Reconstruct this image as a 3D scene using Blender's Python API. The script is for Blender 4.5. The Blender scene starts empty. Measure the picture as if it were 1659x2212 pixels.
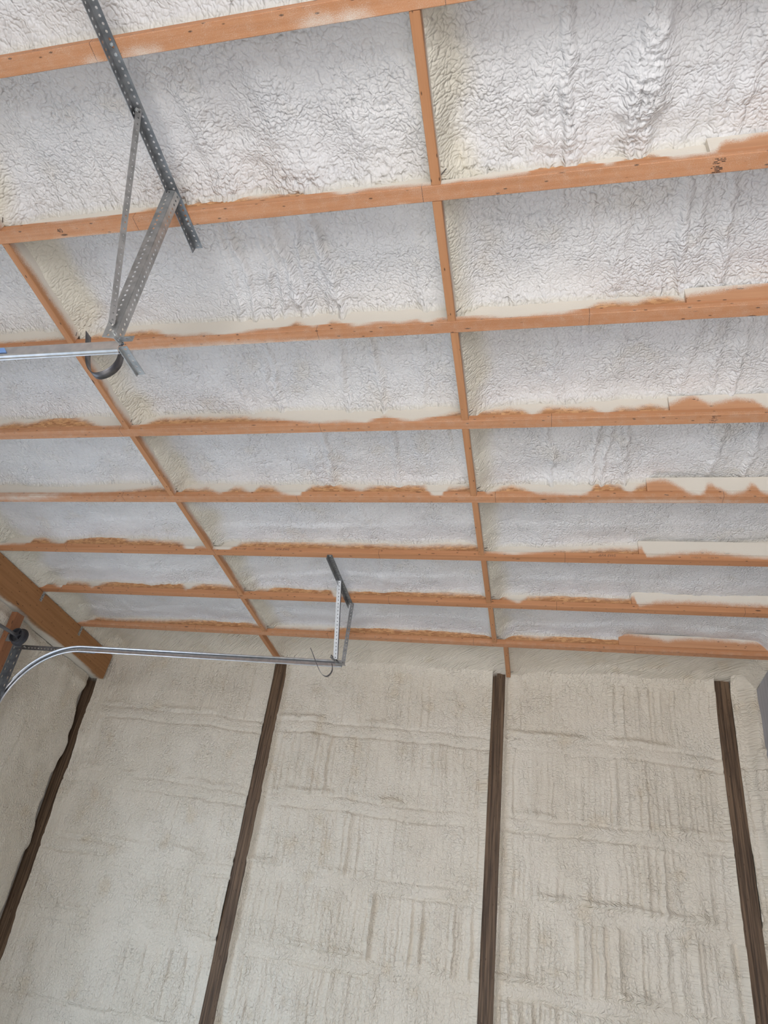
import bpy, math, random
import numpy as np
from mathutils import Vector, Matrix, Euler

# ------------------------------------------------------------------ camera
W_PX, H_PX, F_PX = 1659, 2212, 1488.4
YAW, PITCH, ROLL = -0.2713, 0.5424, 0.1478
CAM_Z = 1.6
S = 0.6096 / 0.2441                     # metres per fit unit (joists 24 in. on centre)
SLOPE = 0.0928                          # roof falls towards the post wall
Y_WALL = 5.822
X_GLU = -4.125

scene = bpy.context.scene
col = scene.collection

fw = Vector((math.sin(YAW)*math.cos(PITCH), math.cos(YAW)*math.cos(PITCH), math.sin(PITCH)))
rt0 = Vector((math.cos(YAW), -math.sin(YAW), 0))
up0 = rt0.cross(fw)
rt = rt0*math.cos(ROLL) + up0*math.sin(ROLL)
up = -rt0*math.sin(ROLL) + up0*math.cos(ROLL)
CAM = Vector((0, 0, CAM_Z))
cd = bpy.data.cameras.new('camera')
cd.sensor_fit = 'HORIZONTAL'; cd.sensor_width = 36.0
cd.lens = 36.0*F_PX/W_PX
cd.clip_start = 0.02
cam = bpy.data.objects.new('camera', cd); col.objects.link(cam)
cam.matrix_world = Matrix(((rt.x, up.x, -fw.x, 0), (rt.y, up.y, -fw.y, 0), (rt.z, up.z, -fw.z, CAM_Z), (0, 0, 0, 1)))
scene.camera = cam

# ------------------------------------------------------------------ world, daylight, exposure
w = bpy.data.worlds.new('sky'); scene.world = w; w.use_nodes = True
bg = w.node_tree.nodes['Background']
bg.inputs[0].default_value = (0.64, 0.81, 1.0, 1); bg.inputs[1].default_value = 3.5

def area(name, loc, direction, sx, sy, power, color, spread=180):
    l = bpy.data.lights.new(name, 'AREA'); l.shape = 'RECTANGLE'; l.size = sx; l.size_y = sy
    l.energy = power; l.color = color; l.spread = math.radians(spread)
    o = bpy.data.objects.new(name, l); col.objects.link(o); o.location = loc
    o.rotation_euler = Vector(direction).to_track_quat('-Z', 'Y').to_euler()
    return o
# sky through the open garage doorway in the left wall (portal), sunlit yard through the wide doorway behind the camera
po = area('doorway_portal', (-4.40, 3.0, 1.42), (1, 0, 0), 2.76, 2.84, 1, (1, 1, 1)); po.data.cycles.is_portal = True
area('rear_doorway_daylight', (0.25, -4.12, 1.35), (0.14, 1, 0.42), 2.5, 2.5, 75, (1.0, 0.965, 0.94), 130)
sl = bpy.data.lights.new('sun', 'SUN'); sl.energy = 15.0; sl.angle = math.radians(0.6); sl.color = (1.0, 0.955, 0.92)
sun = bpy.data.objects.new('sun', sl); col.objects.link(sun); sun.location = (-3, -14, 8)      # low sun, shining in through the rear doorway on to the floor
sun.rotation_euler = Vector((-0.02, 1.0, -0.37)).to_track_quat('-Z', 'Y').to_euler()
vs = scene.view_settings
vs.view_transform = 'Standard'; vs.look = 'None'; vs.gamma = 1.0; vs.use_curve_mapping = False
vs.exposure = 0.40
scene.cycles.max_bounces = 4; scene.cycles.diffuse_bounces = 3; scene.cycles.glossy_bounces = 2

# ------------------------------------------------------------------ pixel helpers (direction only; depth from the plane touched)
def ray(x, y):
    d = rt*((x-829.5)/F_PX) - up*((y-1106)/F_PX) + fw
    return d.normalized()
def hit(x, y, n, c):
    d = ray(x, y); n = Vector(n)
    return CAM + d*((c - n.dot(CAM))/n.dot(d))
Z0 = CAM_Z + S
def zc(Y): return Z0 - SLOPE*Y                     # plane of the joist undersides
def on_ceiling(x, y, dz=0.0): return hit(x, y, (0, SLOPE, 1), Z0+dz)
def on_y(x, y, Y): return hit(x, y, (0, 1, 0), Y)
def on_x(x, y, X): return hit(x, y, (1, 0, 0), X)
ANG = math.atan(SLOPE)
NRM = Vector((0, math.sin(ANG), math.cos(ANG)))    # up, square to the roof

# ------------------------------------------------------------------ materials
def new_mat(name):
    m = bpy.data.materials.new(name); m.use_nodes = True
    nt = m.node_tree; b = nt.nodes['Principled BSDF']
    return m, nt, b
def N(nt, t, **kw):
    n = nt.nodes.new(t)
    for k, v in kw.items(): setattr(n, k, v)
    return n
def mathn(nt, op, a, b=None, c=None, clamp=False):
    n = N(nt, 'ShaderNodeMath', operation=op); n.use_clamp = clamp
    for i, v in enumerate((a, b, c)):
        if v is None: continue
        if isinstance(v, (int, float)): n.inputs[i].default_value = v
        else: nt.links.new(v, n.inputs[i])
    return n.outputs[0]
def mixc(nt, f, a, b):
    n = N(nt, 'ShaderNodeMix', data_type='RGBA')
    for i, v in ((0, f), (6, a), (7, b)):
        if isinstance(v, (int, float)): n.inputs[i].default_value = v
        elif isinstance(v, tuple): n.inputs[i].default_value = (*v, 1)
        else: nt.links.new(v, n.inputs[i])
    return n.outputs[2]
def coords(nt, scale=(1, 1, 1)):
    tc = N(nt, 'ShaderNodeTexCoord'); mp = N(nt, 'ShaderNodeMapping')
    mp.inputs['Scale'].default_value = scale
    nt.links.new(tc.outputs['Object'], mp.inputs[0])
    return mp.outputs[0]
def noise(nt, vec, scale, detail=3, rough=0.55):
    n = N(nt, 'ShaderNodeTexNoise'); n.inputs['Scale'].default_value = scale
    n.inputs['Detail'].default_value = detail; n.inputs['Roughness'].default_value = rough
    nt.links.new(vec, n.inputs['Vector'])
    return n.outputs['Fac']
def sstep(nt, x, lo, hi):
    n = N(nt, 'ShaderNodeMapRange', interpolation_type='SMOOTHSTEP')
    nt.links.new(x, n.inputs[0]); n.inputs[1].default_value = lo; n.inputs[2].default_value = hi
    return n.outputs[0]
def set_bump(nt, b, h, strength, dist):
    n = N(nt, 'ShaderNodeBump'); n.inputs['Strength'].default_value = strength; n.inputs['Distance'].default_value = dist
    nt.links.new(h, n.inputs['Height']); nt.links.new(n.outputs[0], b.inputs['Normal'])

CREAM = (0.79, 0.735, 0.645)
def foam_mat(name, base, alt, warm, flat):
    m, nt, b = new_mat(name); v = coords(nt)
    n1 = noise(nt, v, 1.7, 1); n2 = noise(nt, v, 5.0, 1)
    c = mixc(nt, sstep(nt, n1, 0.38, 0.66), base, alt)
    c = mixc(nt, mathn(nt, 'MULTIPLY', sstep(nt, n2, 0.60, 0.78), 0.45), c, warm)
    at = N(nt, 'ShaderNodeAttribute', attribute_type='GEOMETRY', attribute_name='thin')     # thin first coats of foam stay yellower
    c = mixc(nt, at.outputs['Fac'], c, (0.745, 0.705, 0.60))
    nt.links.new(c, b.inputs['Base Color'])
    b.inputs['Roughness'].default_value = 0.5; b.inputs['Specular IOR Level'].default_value = 0.35
    sx = N(nt, 'ShaderNodeSeparateXYZ'); nt.links.new(v, sx.inputs[0]); uv = N(nt, 'ShaderNodeCombineXYZ')
    nt.links.new(sx.outputs[0] if flat else mathn(nt, 'ADD', sx.outputs[0], sx.outputs[1]), uv.inputs[0])
    nt.links.new(sx.outputs[1] if flat else sx.outputs[2], uv.inputs[1])
    nn = N(nt, 'ShaderNodeTexNoise', noise_dimensions='2D'); nn.inputs['Scale'].default_value = 30; nn.inputs['Detail'].default_value = 1
    nt.links.new(uv.outputs[0], nn.inputs['Vector'])
    sc = N(nt, 'ShaderNodeVectorMath', operation='SCALE'); sc.inputs['Scale'].default_value = 0.02
    wv = N(nt, 'ShaderNodeVectorMath', operation='ADD')
    nt.links.new(nn.outputs['Color'], sc.inputs[0]); nt.links.new(uv.outputs[0], wv.inputs[0]); nt.links.new(sc.outputs[0], wv.inputs[1])
    vo = N(nt, 'ShaderNodeTexVoronoi', feature='SMOOTH_F1', voronoi_dimensions='2D'); vo.inputs['Scale'].default_value = 92 if flat else 84; vo.inputs['Smoothness'].default_value = 0.45
    nt.links.new(wv.outputs[0], vo.inputs['Vector'])
    n3 = N(nt, 'ShaderNodeTexNoise', noise_dimensions='2D'); n3.inputs['Scale'].default_value = 55; n3.inputs['Detail'].default_value = 2
    nt.links.new(uv.outputs[0], n3.inputs['Vector'])
    d2 = mathn(nt, 'MULTIPLY', vo.outputs['Distance'], vo.outputs['Distance'])
    pa = mathn(nt, 'ADD', mathn(nt, 'MULTIPLY', sstep(nt, n2, 0.30, 0.70), -0.9), -0.9)
    h = mathn(nt, 'ADD', mathn(nt, 'MULTIPLY', d2, pa), mathn(nt, 'MULTIPLY', n3.outputs['Fac'], 0.5))
    set_bump(nt, b, h, 0.9, 0.0058 if flat else 0.0060)
    return m
M_FOAM_C = foam_mat('ceiling_foam', (0.785, 0.785, 0.79), (0.82, 0.81, 0.80), (0.80, 0.755, 0.68), True)
M_FOAM_W = foam_mat('wall_foam', (0.765, 0.69, 0.575), (0.80, 0.73, 0.62), (0.75, 0.625, 0.46), False)

def spray_mask(nt, v, amp=0.050, width=0.026):
    at = N(nt, 'ShaderNodeAttribute', attribute_type='GEOMETRY', attribute_name='spray')
    n1 = noise(nt, v, 330, 1, 0.7); n2 = noise(nt, v, 24, 2)
    s = mathn(nt, 'ADD', at.outputs['Fac'], mathn(nt, 'MULTIPLY', mathn(nt, 'SUBTRACT', n1, 0.5), amp))
    s = mathn(nt, 'ADD', s, mathn(nt, 'MULTIPLY', mathn(nt, 'SUBTRACT', n2, 0.5), 0.025))
    return sstep(nt, s, -width, width)
def wood_mat(name, c1, c2, knot, axis='X', joint=False, knots=True, rough=0.6, grain=1.0, spraycol=CREAM):
    m, nt, b = new_mat(name)
    tc = N(nt, 'ShaderNodeTexCoord'); oi = N(nt, 'ShaderNodeObjectInfo')
    rnd = N(nt, 'ShaderNodeVectorMath', operation='ADD')
    k = N(nt, 'ShaderNodeCombineXYZ')
    for i in range(3): nt.links.new(mathn(nt, 'MULTIPLY', oi.outputs['Random'], (37.0, 11.0, 23.0)[i]), k.inputs[i])
    nt.links.new(tc.outputs['Object'], rnd.inputs[0]); nt.links.new(k.outputs[0], rnd.inputs[1])
    def mapped(sc):
        mp = N(nt, 'ShaderNodeMapping'); mp.inputs['Scale'].default_value = sc; nt.links.new(rnd.outputs[0], mp.inputs[0]); return mp.outputs[0]
    lo, hi = 1.3, 42.0
    sc = {'X': (lo, hi, hi), 'Y': (hi, lo, hi), 'Z': (hi, hi, lo)}[axis]
    g = noise(nt, mapped(sc), 1.0*grain, 4, 0.65)
    g2 = noise(nt, mapped(tuple(s*0.22 for s in sc)), 1.0, 2)
    c = mixc(nt, sstep(nt, g, 0.32, 0.68), c1, c2)
    c = mixc(nt, mathn(nt, 'MULTIPLY', sstep(nt, g2, 0.45, 0.75), 0.35), c, knot)
    if knots:
        for lo2, hi2, t0, t1 in ((4.5, 16.0, 0.05, 0.10), (15.0, 40.0, 0.07, 0.16)):
            ks = {'X': (lo2, hi2, hi2), 'Y': (hi2, lo2, hi2), 'Z': (hi2, hi2, lo2)}[axis]
            vo = N(nt, 'ShaderNodeTexVoronoi', feature='F1'); vo.inputs['Scale'].default_value = 1.0
            nt.links.new(mapped(ks), vo.inputs['Vector'])
            kk = N(nt, 'ShaderNodeMapRange', interpolation_type='SMOOTHSTEP')
            nt.links.new(vo.outputs['Distance'], kk.inputs[0])
            kk.inputs[1].default_value = t0; kk.inputs[2].default_value = t1; kk.inputs[3].default_value = 0.85; kk.inputs[4].default_value = 0.0
            c = mixc(nt, kk.outputs[0], c, (0.07, 0.035, 0.02))
    if joint:
        sx = N(nt, 'ShaderNodeSeparateXYZ'); nt.links.new(rnd.outputs[0], sx.inputs[0])
        fr = mathn(nt, 'FRACT', mathn(nt, 'MULTIPLY', sx.outputs[0], 0.83))
        ln = mathn(nt, 'COMPARE', fr, 0.5, 0.0011)
        c = mixc(nt, mathn(nt, 'MULTIPLY', ln, 0.75), c, (0.10, 0.05, 0.03))
    v = tc.outputs['Object']
    c = mixc(nt, spray_mask(nt, v), c, spraycol)
    nt.links.new(c, b.inputs['Base Color'])
    b.inputs['Roughness'].default_value = rough; b.inputs['Specular IOR Level'].default_value = 0.3
    set_bump(nt, b, g, 0.25, 0.002)
    return m
M_FLANGE = wood_mat('flange_lumber', (0.535, 0.248, 0.115), (0.635, 0.310, 0.155), (0.42, 0.165, 0.07), joint=True)
M_BLOCK = wood_mat('blocking_lumber', (0.50, 0.238, 0.108), (0.585, 0.29, 0.14), (0.39, 0.16, 0.065), axis='Y')
M_FILL = wood_mat('filler_lumber', (0.56, 0.28, 0.145), (0.635, 0.335, 0.18), (0.45, 0.20, 0.09))
M_GLU = wood_mat('glulam_lumber', (0.35, 0.168, 0.068), (0.43, 0.215, 0.092), (0.29, 0.13, 0.05), axis='Y')
M_JAMB = wood_mat('jamb_lumber', (0.29, 0.125, 0.06), (0.35, 0.155, 0.075), (0.23, 0.095, 0.045), axis='Z')
M_POST = wood_mat('treated_lumber', (0.060, 0.036, 0.022), (0.205, 0.130, 0.078), (0.040, 0.024, 0.014), axis='Z', grain=1.6, rough=0.55)
def osb_mat():
    m, nt, b = new_mat('osb_web'); v = coords(nt)
    vo = N(nt, 'ShaderNodeTexVoronoi', feature='F1'); vo.inputs['Scale'].default_value = 75
    mp = N(nt, 'ShaderNodeMapping'); mp.inputs['Scale'].default_value = (0.5, 1, 1.3); mp.inputs['Rotation'].default_value = (0, 0.5, 0)
    nt.links.new(v, mp.inputs[0]); nt.links.new(mp.outputs[0], vo.inputs['Vector'])
    sp = N(nt, 'ShaderNodeSeparateColor'); nt.links.new(vo.outputs['Color'], sp.inputs[0])
    c = mixc(nt, sp.outputs[0], (0.42, 0.18, 0.07), (0.74, 0.41, 0.19))
    c = mixc(nt, sstep(nt, noise(nt, v, 90, 3, 0.7), 0.58, 0.75), c, (0.33, 0.15, 0.06))
    c = mixc(nt, spray_mask(nt, v, 0.055, 0.026), c, CREAM)
    nt.links.new(c, b.inputs['Base Color']); b.inputs['Roughness'].default_value = 0.65
    set_bump(nt, b, noise(nt, v, 120, 3), 0.35, 0.002)
    return m
M_OSB = osb_mat()
def metal_mat(name, c1, c2, rough, metallic=0.9):
    m, nt, b = new_mat(name); v = coords(nt)
    f = noise(nt, v, 25, 2, 0.6)
    nt.links.new(mixc(nt, sstep(nt, f, 0.35, 0.65), c1, c2), b.inputs['Base Color'])
    b.inputs['Metallic'].default_value = metallic; b.inputs['Roughness'].default_value = rough
    return m
M_GALV = metal_mat('galvanized_steel', (0.42, 0.43, 0.43), (0.56, 0.57, 0.57), 0.42)
M_GALV_D = metal_mat('dull_galvanized_steel', (0.26, 0.27, 0.28), (0.36, 0.37, 0.38), 0.45)
M_TRACK = metal_mat('bright_track_steel', (0.68, 0.70, 0.73), (0.80, 0.81, 0.83), 0.28)
M_STRAP = metal_mat('spring_steel', (0.13, 0.13, 0.14), (0.20, 0.20, 0.21), 0.40)
M_ZINC = metal_mat('bright_zinc', (0.74, 0.77, 0.80), (0.86, 0.88, 0.90), 0.35, 0.45)
M_BOLT = metal_mat('zinc_bolt', (0.62, 0.64, 0.64), (0.75, 0.76, 0.75), 0.30)
def plain(name, c, rough=0.6, metallic=0.0, var=0.12, scale=6.0, stretch=(1, 1, 1)):
    m, nt, b = new_mat(name); v = coords(nt, stretch)
    f = sstep(nt, noise(nt, v, scale, 4), 0.3, 0.7)
    nt.links.new(mixc(nt, f, tuple(x*(1-var) for x in c), tuple(min(1, x*(1+var)) for x in c)), b.inputs['Base Color'])
    b.inputs['Roughness'].default_value = rough; b.inputs['Metallic'].default_value = metallic
    return m
M_DRUM = plain('black_drum', (0.035, 0.035, 0.04), 0.45)
M_SHAFT = plain('shaft_steel', (0.20, 0.20, 0.21), 0.4, 0.8)
M_INK = plain('stamp_ink', (0.045, 0.035, 0.03), 0.8)
M_INKF = plain('faded_ink', (0.20, 0.11, 0.07), 0.8)
M_DECK = plain('roof_deck', (0.55, 0.42, 0.28), 0.8)
M_GREY = plain('grey_panel', (0.40, 0.395, 0.425), 0.5, 0.0, 0.10, 3.0, (6, 6, 0.3))
M_FLOOR = plain('concrete', (0.56, 0.545, 0.525), 0.7, 0, 0.15, 2.0)
M_SHEATH = plain('wall_sheathing', (0.62, 0.58, 0.50), 0.8)
M_LABEL = plain('blue_label', (0.20, 0.36, 0.72), 0.4, 0, 0.05)
M_DARKSTAIN = plain('tar_paper', (0.04, 0.03, 0.028), 0.8)
M_FOAMDRIP = plain('foam_drip', (0.80, 0.76, 0.68), 0.5, 0, 0.05)

# ------------------------------------------------------------------ object helpers
def mesh_obj(name, verts, faces, mat, parent=None, attr=None, smooth=False):
    me = bpy.data.meshes.new(name)
    me.from_pydata([tuple(v) for v in verts], [], faces)
    me.materials.append(mat)
    a = me.attributes.new('spray', 'FLOAT', 'POINT')
    vals = np.full(len(verts), -1.0, np.float32) if attr is None else np.asarray(attr, np.float32)
    a.data.foreach_set('value', vals)
    if smooth: me.polygons.foreach_set('use_smooth', np.ones(len(me.polygons), bool))
    me.update()
    o = bpy.data.objects.new(name, me); col.objects.link(o)
    if parent is not None: o.parent = parent
    return o
def tag(o, label, cat, group=None):
    o['label'] = label; o['category'] = cat
    if group: o['group'] = group
    return o
def struct(o): o['kind'] = 'structure'; return o
def empty(name, loc=(0, 0, 0), rot=(0, 0, 0)):
    o = bpy.data.objects.new(name, None); col.objects.link(o); o.empty_display_size = 0.1
    o.location = loc; o.rotation_euler = rot
    return o
BOXF = [(0, 3, 2, 1), (4, 5, 6, 7), (0, 1, 5, 4), (1, 2, 6, 5), (2, 3, 7, 6), (3, 0, 4, 7)]
def box_vf(x0, x1, y0, y1, z0, z1):
    return [(x0, y0, z0), (x1, y0, z0), (x1, y1, z0), (x0, y1, z0), (x0, y0, z1), (x1, y0, z1), (x1, y1, z1), (x0, y1, z1)], list(BOXF)
def join(parts):
    V, F = [], []
    for v, f in parts:
        n = len(V); V += list(v); F += [tuple(i+n for i in q) for q in f]
    return V, F
def box(name, x0, x1, y0, y1, z0, z1, mat, parent=None):
    v, f = box_vf(x0, x1, y0, y1, z0, z1)
    return mesh_obj(name, v, f, mat, parent)
def sweep_loop(stations, loop, axis='X'):
    """closed loop [(p,q)] swept straight along an axis through the stations, capped."""
    V, F = [], []; n = len(loop)
    for s in stations:
        for p, q in loop:
            V.append({'X': (s, p, q), 'Y': (p, s, q), 'Z': (p, q, s)}[axis])
    for i in range(len(stations)-1):
        for j in range(n):
            a, b = i*n+j, i*n+(j+1) % n
            F.append((a, b, b+n, a+n))
    F.append(tuple(range(n))[::-1]); F.append(tuple((len(stations)-1)*n+j for j in range(n)))
    return V, F
def rect_loop(p0, p1, q0, q1, np_=1, nq=1, ch=0.002):
    """rectangle with small chamfers and subdivided sides, for attributes"""
    L = []
    for t in np.linspace(p0+ch, p1-ch, np_+1): L.append((t, q0))
    for t in np.linspace(q0+ch, q1-ch, nq+1): L.append((p1, t))
    for t in np.linspace(p1-ch, p0+ch, np_+1): L.append((t, q1))
    for t in np.linspace(q1-ch, q0+ch, nq+1): L.append((p0, t))
    return L
def cyl_vf(p0, p1, r, n=10, r2=None):
    p0, p1 = Vector(p0), Vector(p1); d = (p1-p0).normalized()
    a = d.orthogonal().normalized(); b = d.cross(a); r2 = r if r2 is None else r2
    V = [p0+(a*math.cos(t)+b*math.sin(t))*r for t in np.linspace(0, 2*math.pi, n, endpoint=False)]
    V += [p1+(a*math.cos(t)+b*math.sin(t))*r2 for t in np.linspace(0, 2*math.pi, n, endpoint=False)]
    F = [(i, (i+1) % n, n+(i+1) % n, n+i) for i in range(n)] + [tuple(range(n))[::-1], tuple(range(n, 2*n))]
    return [tuple(v) for v in V], F

# ------------------------------------------------------------------ numpy noise for the foam relief
def _hash(ix, iy, seed):
    h = (ix.astype(np.int64)*374761393 + iy.astype(np.int64)*668265263 + seed*2147483647) & 0xFFFFFFFF
    h = ((h ^ (h >> 13))*1274126177) & 0xFFFFFFFF
    h = ((h ^ (h >> 16))*2246822519) & 0xFFFFFFFF
    return ((h ^ (h >> 15)) & 0xFFFFFF).astype(np.float32)/float(0xFFFFFF)
def vn(x, y, seed=0):
    ix, iy = np.floor(x), np.floor(y); fx, fy = (x-ix), (y-iy)
    fx = fx*fx*fx*(fx*(fx*6-15)+10); fy = fy*fy*fy*(fy*(fy*6-15)+10)
    a = _hash(ix, iy, seed); b = _hash(ix+1, iy, seed); c = _hash(ix, iy+1, seed); d = _hash(ix+1, iy+1, seed)
    return (a*(1-fx)*(1-fy)+b*fx*(1-fy)+c*(1-fx)*fy+d*fx*fy)*2-1
def fbm(x, y, seed=0, o=3):
    r = 0; a = 1.0; t = 0
    for i in range(o):
        r = r+a*vn(x, y, seed+i*17); t += a; a *= 0.5; x = x*2.03; y = y*2.03
    return r/t
def dome(x, y, seed=0, jit=0.85):
    """rounded popcorn cells, 0..1"""
    ix, iy = np.floor(x), np.floor(y); best = np.full(x.shape, 9.0, np.float32)
    for dx in (-1, 0, 1):
        for dy in (-1, 0, 1):
            cx, cy = ix+dx, iy+dy
            px = cx+0.5+(_hash(cx, cy, seed)-0.5)*jit; py = cy+0.5+(_hash(cx, cy, seed+91)-0.5)*jit
            best = np.minimum(best, (x-px)**2+(y-py)**2)
    return np.sqrt(np.clip(1-best*1.25, 0, 1))
def ss(x, a, b):
    t = np.clip((x-a)/(b-a), 0, 1); return t*t*(3-2*t)
def grid_obj(name, P, mat, parent, flip=False, thin=None):
    """P: (n, m, 3) vertex grid"""
    n, m = P.shape[:2]
    me = bpy.data.meshes.new(name)
    me.vertices.add(n*m); me.vertices.foreach_set('co', P.reshape(-1).astype(np.float32))
    i = np.arange(n-1)[:, None]*m+np.arange(m-1)[None, :]
    q = np.stack([i, i+1, i+m+1, i+m], -1).reshape(-1, 4)
    if flip: q = q[:, ::-1]
    k = len(q)
    me.loops.add(k*4); me.loops.foreach_set('vertex_index', np.ascontiguousarray(q).reshape(-1).astype(np.int32))
    me.polygons.add(k); me.polygons.foreach_set('loop_start', (np.arange(k)*4).astype(np.int32))
    me.polygons.foreach_set('loop_total', np.full(k, 4, np.int32))
    me.polygons.foreach_set('use_smooth', np.ones(k, bool))
    me.materials.append(mat); me.update(calc_edges=True); me.validate()
    at = me.attributes.new('thin', 'FLOAT', 'POINT')
    if thin is not None: at.data.foreach_set('value', np.ascontiguousarray(thin, dtype=np.float32).reshape(-1))
    o = bpy.data.objects.new(name, me); col.objects.link(o)
    if parent is not None: o.parent = parent
    return o

# ------------------------------------------------------------------ layout
YJ = [0.3789*S + i*0.6096 for i in range(-1, 8)]     # far edge of each joist underside; index 0 is out of the frame
FL_W, FL_H, WEB_T, JD = 0.060, 0.038, 0.011, 0.302
XB = (-2.343, -0.4226); BW = 0.035
XBK = ({2: -2.343, 3: -2.345, 4: -2.353, 5: -2.350, 6: -2.337, 7: -2.322, 8: -2.335, 9: -2.395},      # each piece of blocking sits a little off line
       {2: -0.421, 3: -0.426, 4: -0.4215, 5: -0.426, 6: -0.4245, 7: -0.4145, 8: -0.4075, 9: -0.325})
XFILL = 0.555
X_LEFT, X_RIGHT, Y_BACK = -4.34, 1.60, -4.0

# ------------------------------------------------------------------ setting: deck, walls, floor
def CP(x, Y, h):      # point at height h above the joist-underside plane
    return (x, Y+NRM.y*h, zc(Y)+NRM.z*h)
v = [CP(-4.6, Y_BACK-.2, 0.31), CP(1.9, Y_BACK-.2, 0.31), CP(1.9, 6.1, 0.31), CP(-4.6, 6.1, 0.31)]
v += [CP(-4.6, Y_BACK-.2, 0.35), CP(1.9, Y_BACK-.2, 0.35), CP(1.9, 6.1, 0.35), CP(-4.6, 6.1, 0.35)]
ceiling = struct(mesh_obj('ceiling', v, list(BOXF), M_DECK))
ceiling['label'] = 'sloping roof ceiling packed with off-white spray foam between the joists'
floor = struct(box('floor', -4.6, 1.9, Y_BACK-.2, 6.1, -0.15, 0.0, M_FLOOR))
ground = struct(box('ground', -30, 26, -30, 30, -0.4, -0.16, plain('gravel', (0.25, 0.26, 0.28), 0.9, 0, 0.2, 20)))
wall_far = struct(box('wall_far', -4.6, 1.9, Y_WALL+0.14, Y_WALL+0.18, 0.0, 3.70, M_SHEATH))
wall_right = struct(box('wall_right', X_RIGHT, X_RIGHT+0.10, Y_BACK, Y_WALL+0.14, 0.0, 3.55, M_GREY))
wv, wf = wall_right.data, None
for vert in wall_right.data.vertices:                       # top follows the roof slope
    if vert.co.z > 1: vert.co.z = zc(vert.co.y)-0.004
DY0, DY1, DZ = 1.62, 4.38, 2.85
wl = [box_vf(-4.36, -4.32, 4.52, Y_WALL+0.14, 0, 3.70), box_vf(-4.36, -4.32, Y_BACK, DY0, 0, 3.78), box_vf(-4.36, -4.32, DY0, 4.52, DZ, 3.70)]
wall_left = struct(mesh_obj('wall_left', *join(wl), M_SHEATH))
wb = [box_vf(-4.34, -1.1, Y_BACK-.1, Y_BACK, 0, 4.84), box_vf(1.5, 1.7, Y_BACK-.1, Y_BACK, 0, 4.84), box_vf(-1.1, 1.5, Y_BACK-.1, Y_BACK, 2.65, 4.84)]
wall_back = struct(mesh_obj('wall_back', *join(wb), M_SHEATH))

for q, (xa, xb) in enumerate(((X_RIGHT+0.10, X_RIGHT+0.14), (-4.345, -4.300))):      # rim boards closing the joist ends
    vv = [CP(x, Y, h) for h in (-0.02, 0.30) for (x, Y) in ((xa, Y_BACK), (xb, Y_BACK), (xb, 6.0), (xa, 6.0))]
    struct(mesh_obj(f'trim_{q+1}', vv, list(BOXF), M_SHEATH))
# ---- ceiling foam, bay by bay.  features: (x px, y px, height m, half width m, popcorn 0..1)
FEAT = [
 (1160, 220, .010, .020, .3), (1192, 230, .006, .014, .2), (1228, 200, .012, .020, .7), (1395, 190, .022, .055, 1.0), (1330, 150, -.006, .04, 0),
 (1500, 190, .007, .025, .1), (1560, 180, .009, .030, .2), (1612, 180, .008, .03, .2), (960, 190, -.012, .04, .2),
 (500, 600, .008, .016, .3), (530, 600, .009, .014, .4), (575, 580, .007, .016, .3), (602, 600, .008, .014, .3), (632, 600, .011, .018, .6),
 (655, 590, .006, .012, .3), (713, 600, .014, .018, .6), (505, 250, -.012, .05, .1), (430, 250, .010, .05, .4), (610, 220, .007, .08, .6), (800, 270, .005, .08, .5),
 (1100, 540, .006, .02, .1), (1180, 540, .005, .02, .1), (1330, 560, .005, .03, .1), (1475, 580, .012, .020, .3), (1500, 570, .008, .02, .3), (1560, 560, .010, .02, .3),
 (570, 800, .007, .014, .2), (590, 800, .008, .012, .2), (740, 800, .008, .014, .3), (815, 800, .010, .016, .4), (930, 800, -.010, .03, .1), (500, 800, .006, .02, .2),
 (1190, 770, .006, .014, .1), (1200, 760, .006, .014, .1), (1330, 770, .006, .03, .1), (1490, 760, .007, .02, .1), (1600, 760, .012, .018, .2), (1545, 770, .008, .02, .2),
 (1190, 985, .009, .012, .3), (1285, 985, .009, .012, .3), (1310, 985, .008, .012, .3), (1350, 975, .010, .014, .2), (1340, 975, .006, .012, .2), (1535, 980, .008, .016, .2), (1615, 980, .014, .016, .2),
 (720, 1000, .008, .014, .4), (860, 1000, .009, .02, .3), (760, 1010, -.008, .05, .2), (690, 1000, .006, .05, .4), (1000, 1000, -.008, .02, .2),
 (1160, 1130, .004, .05, .1), (800, 1140, .006, .03, .2), (820, 1220, .010, .03, .2)]
EDGEPOP = {0: .012, 1: .012, 2: .010, 3: .008, 4: .008, 5: .003, 6: .003, 7: .004, 8: .003}
LEVEL = {0: .155, 1: .155, 2: .175, 3: .165, 4: .150, 5: .145, 6: .130, 7: .130, 8: .125}
RES = {0: .0060, 1: .0055, 2: .0055, 3: .0065, 4: .0070, 5: .0080, 6: .0085, 7: .0090, 8: .0090}
FX = {}
for (px, py, hh, hw, pc) in FEAT:
    p = on_ceiling(px, py, 0.155)
    for k in range(9):
        if YJ[k] < p.y <= (YJ[k+1] if k < 8 else 6): FX.setdefault(k, []).append((p.x, p.y, hh, hw, pc)); break
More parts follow.
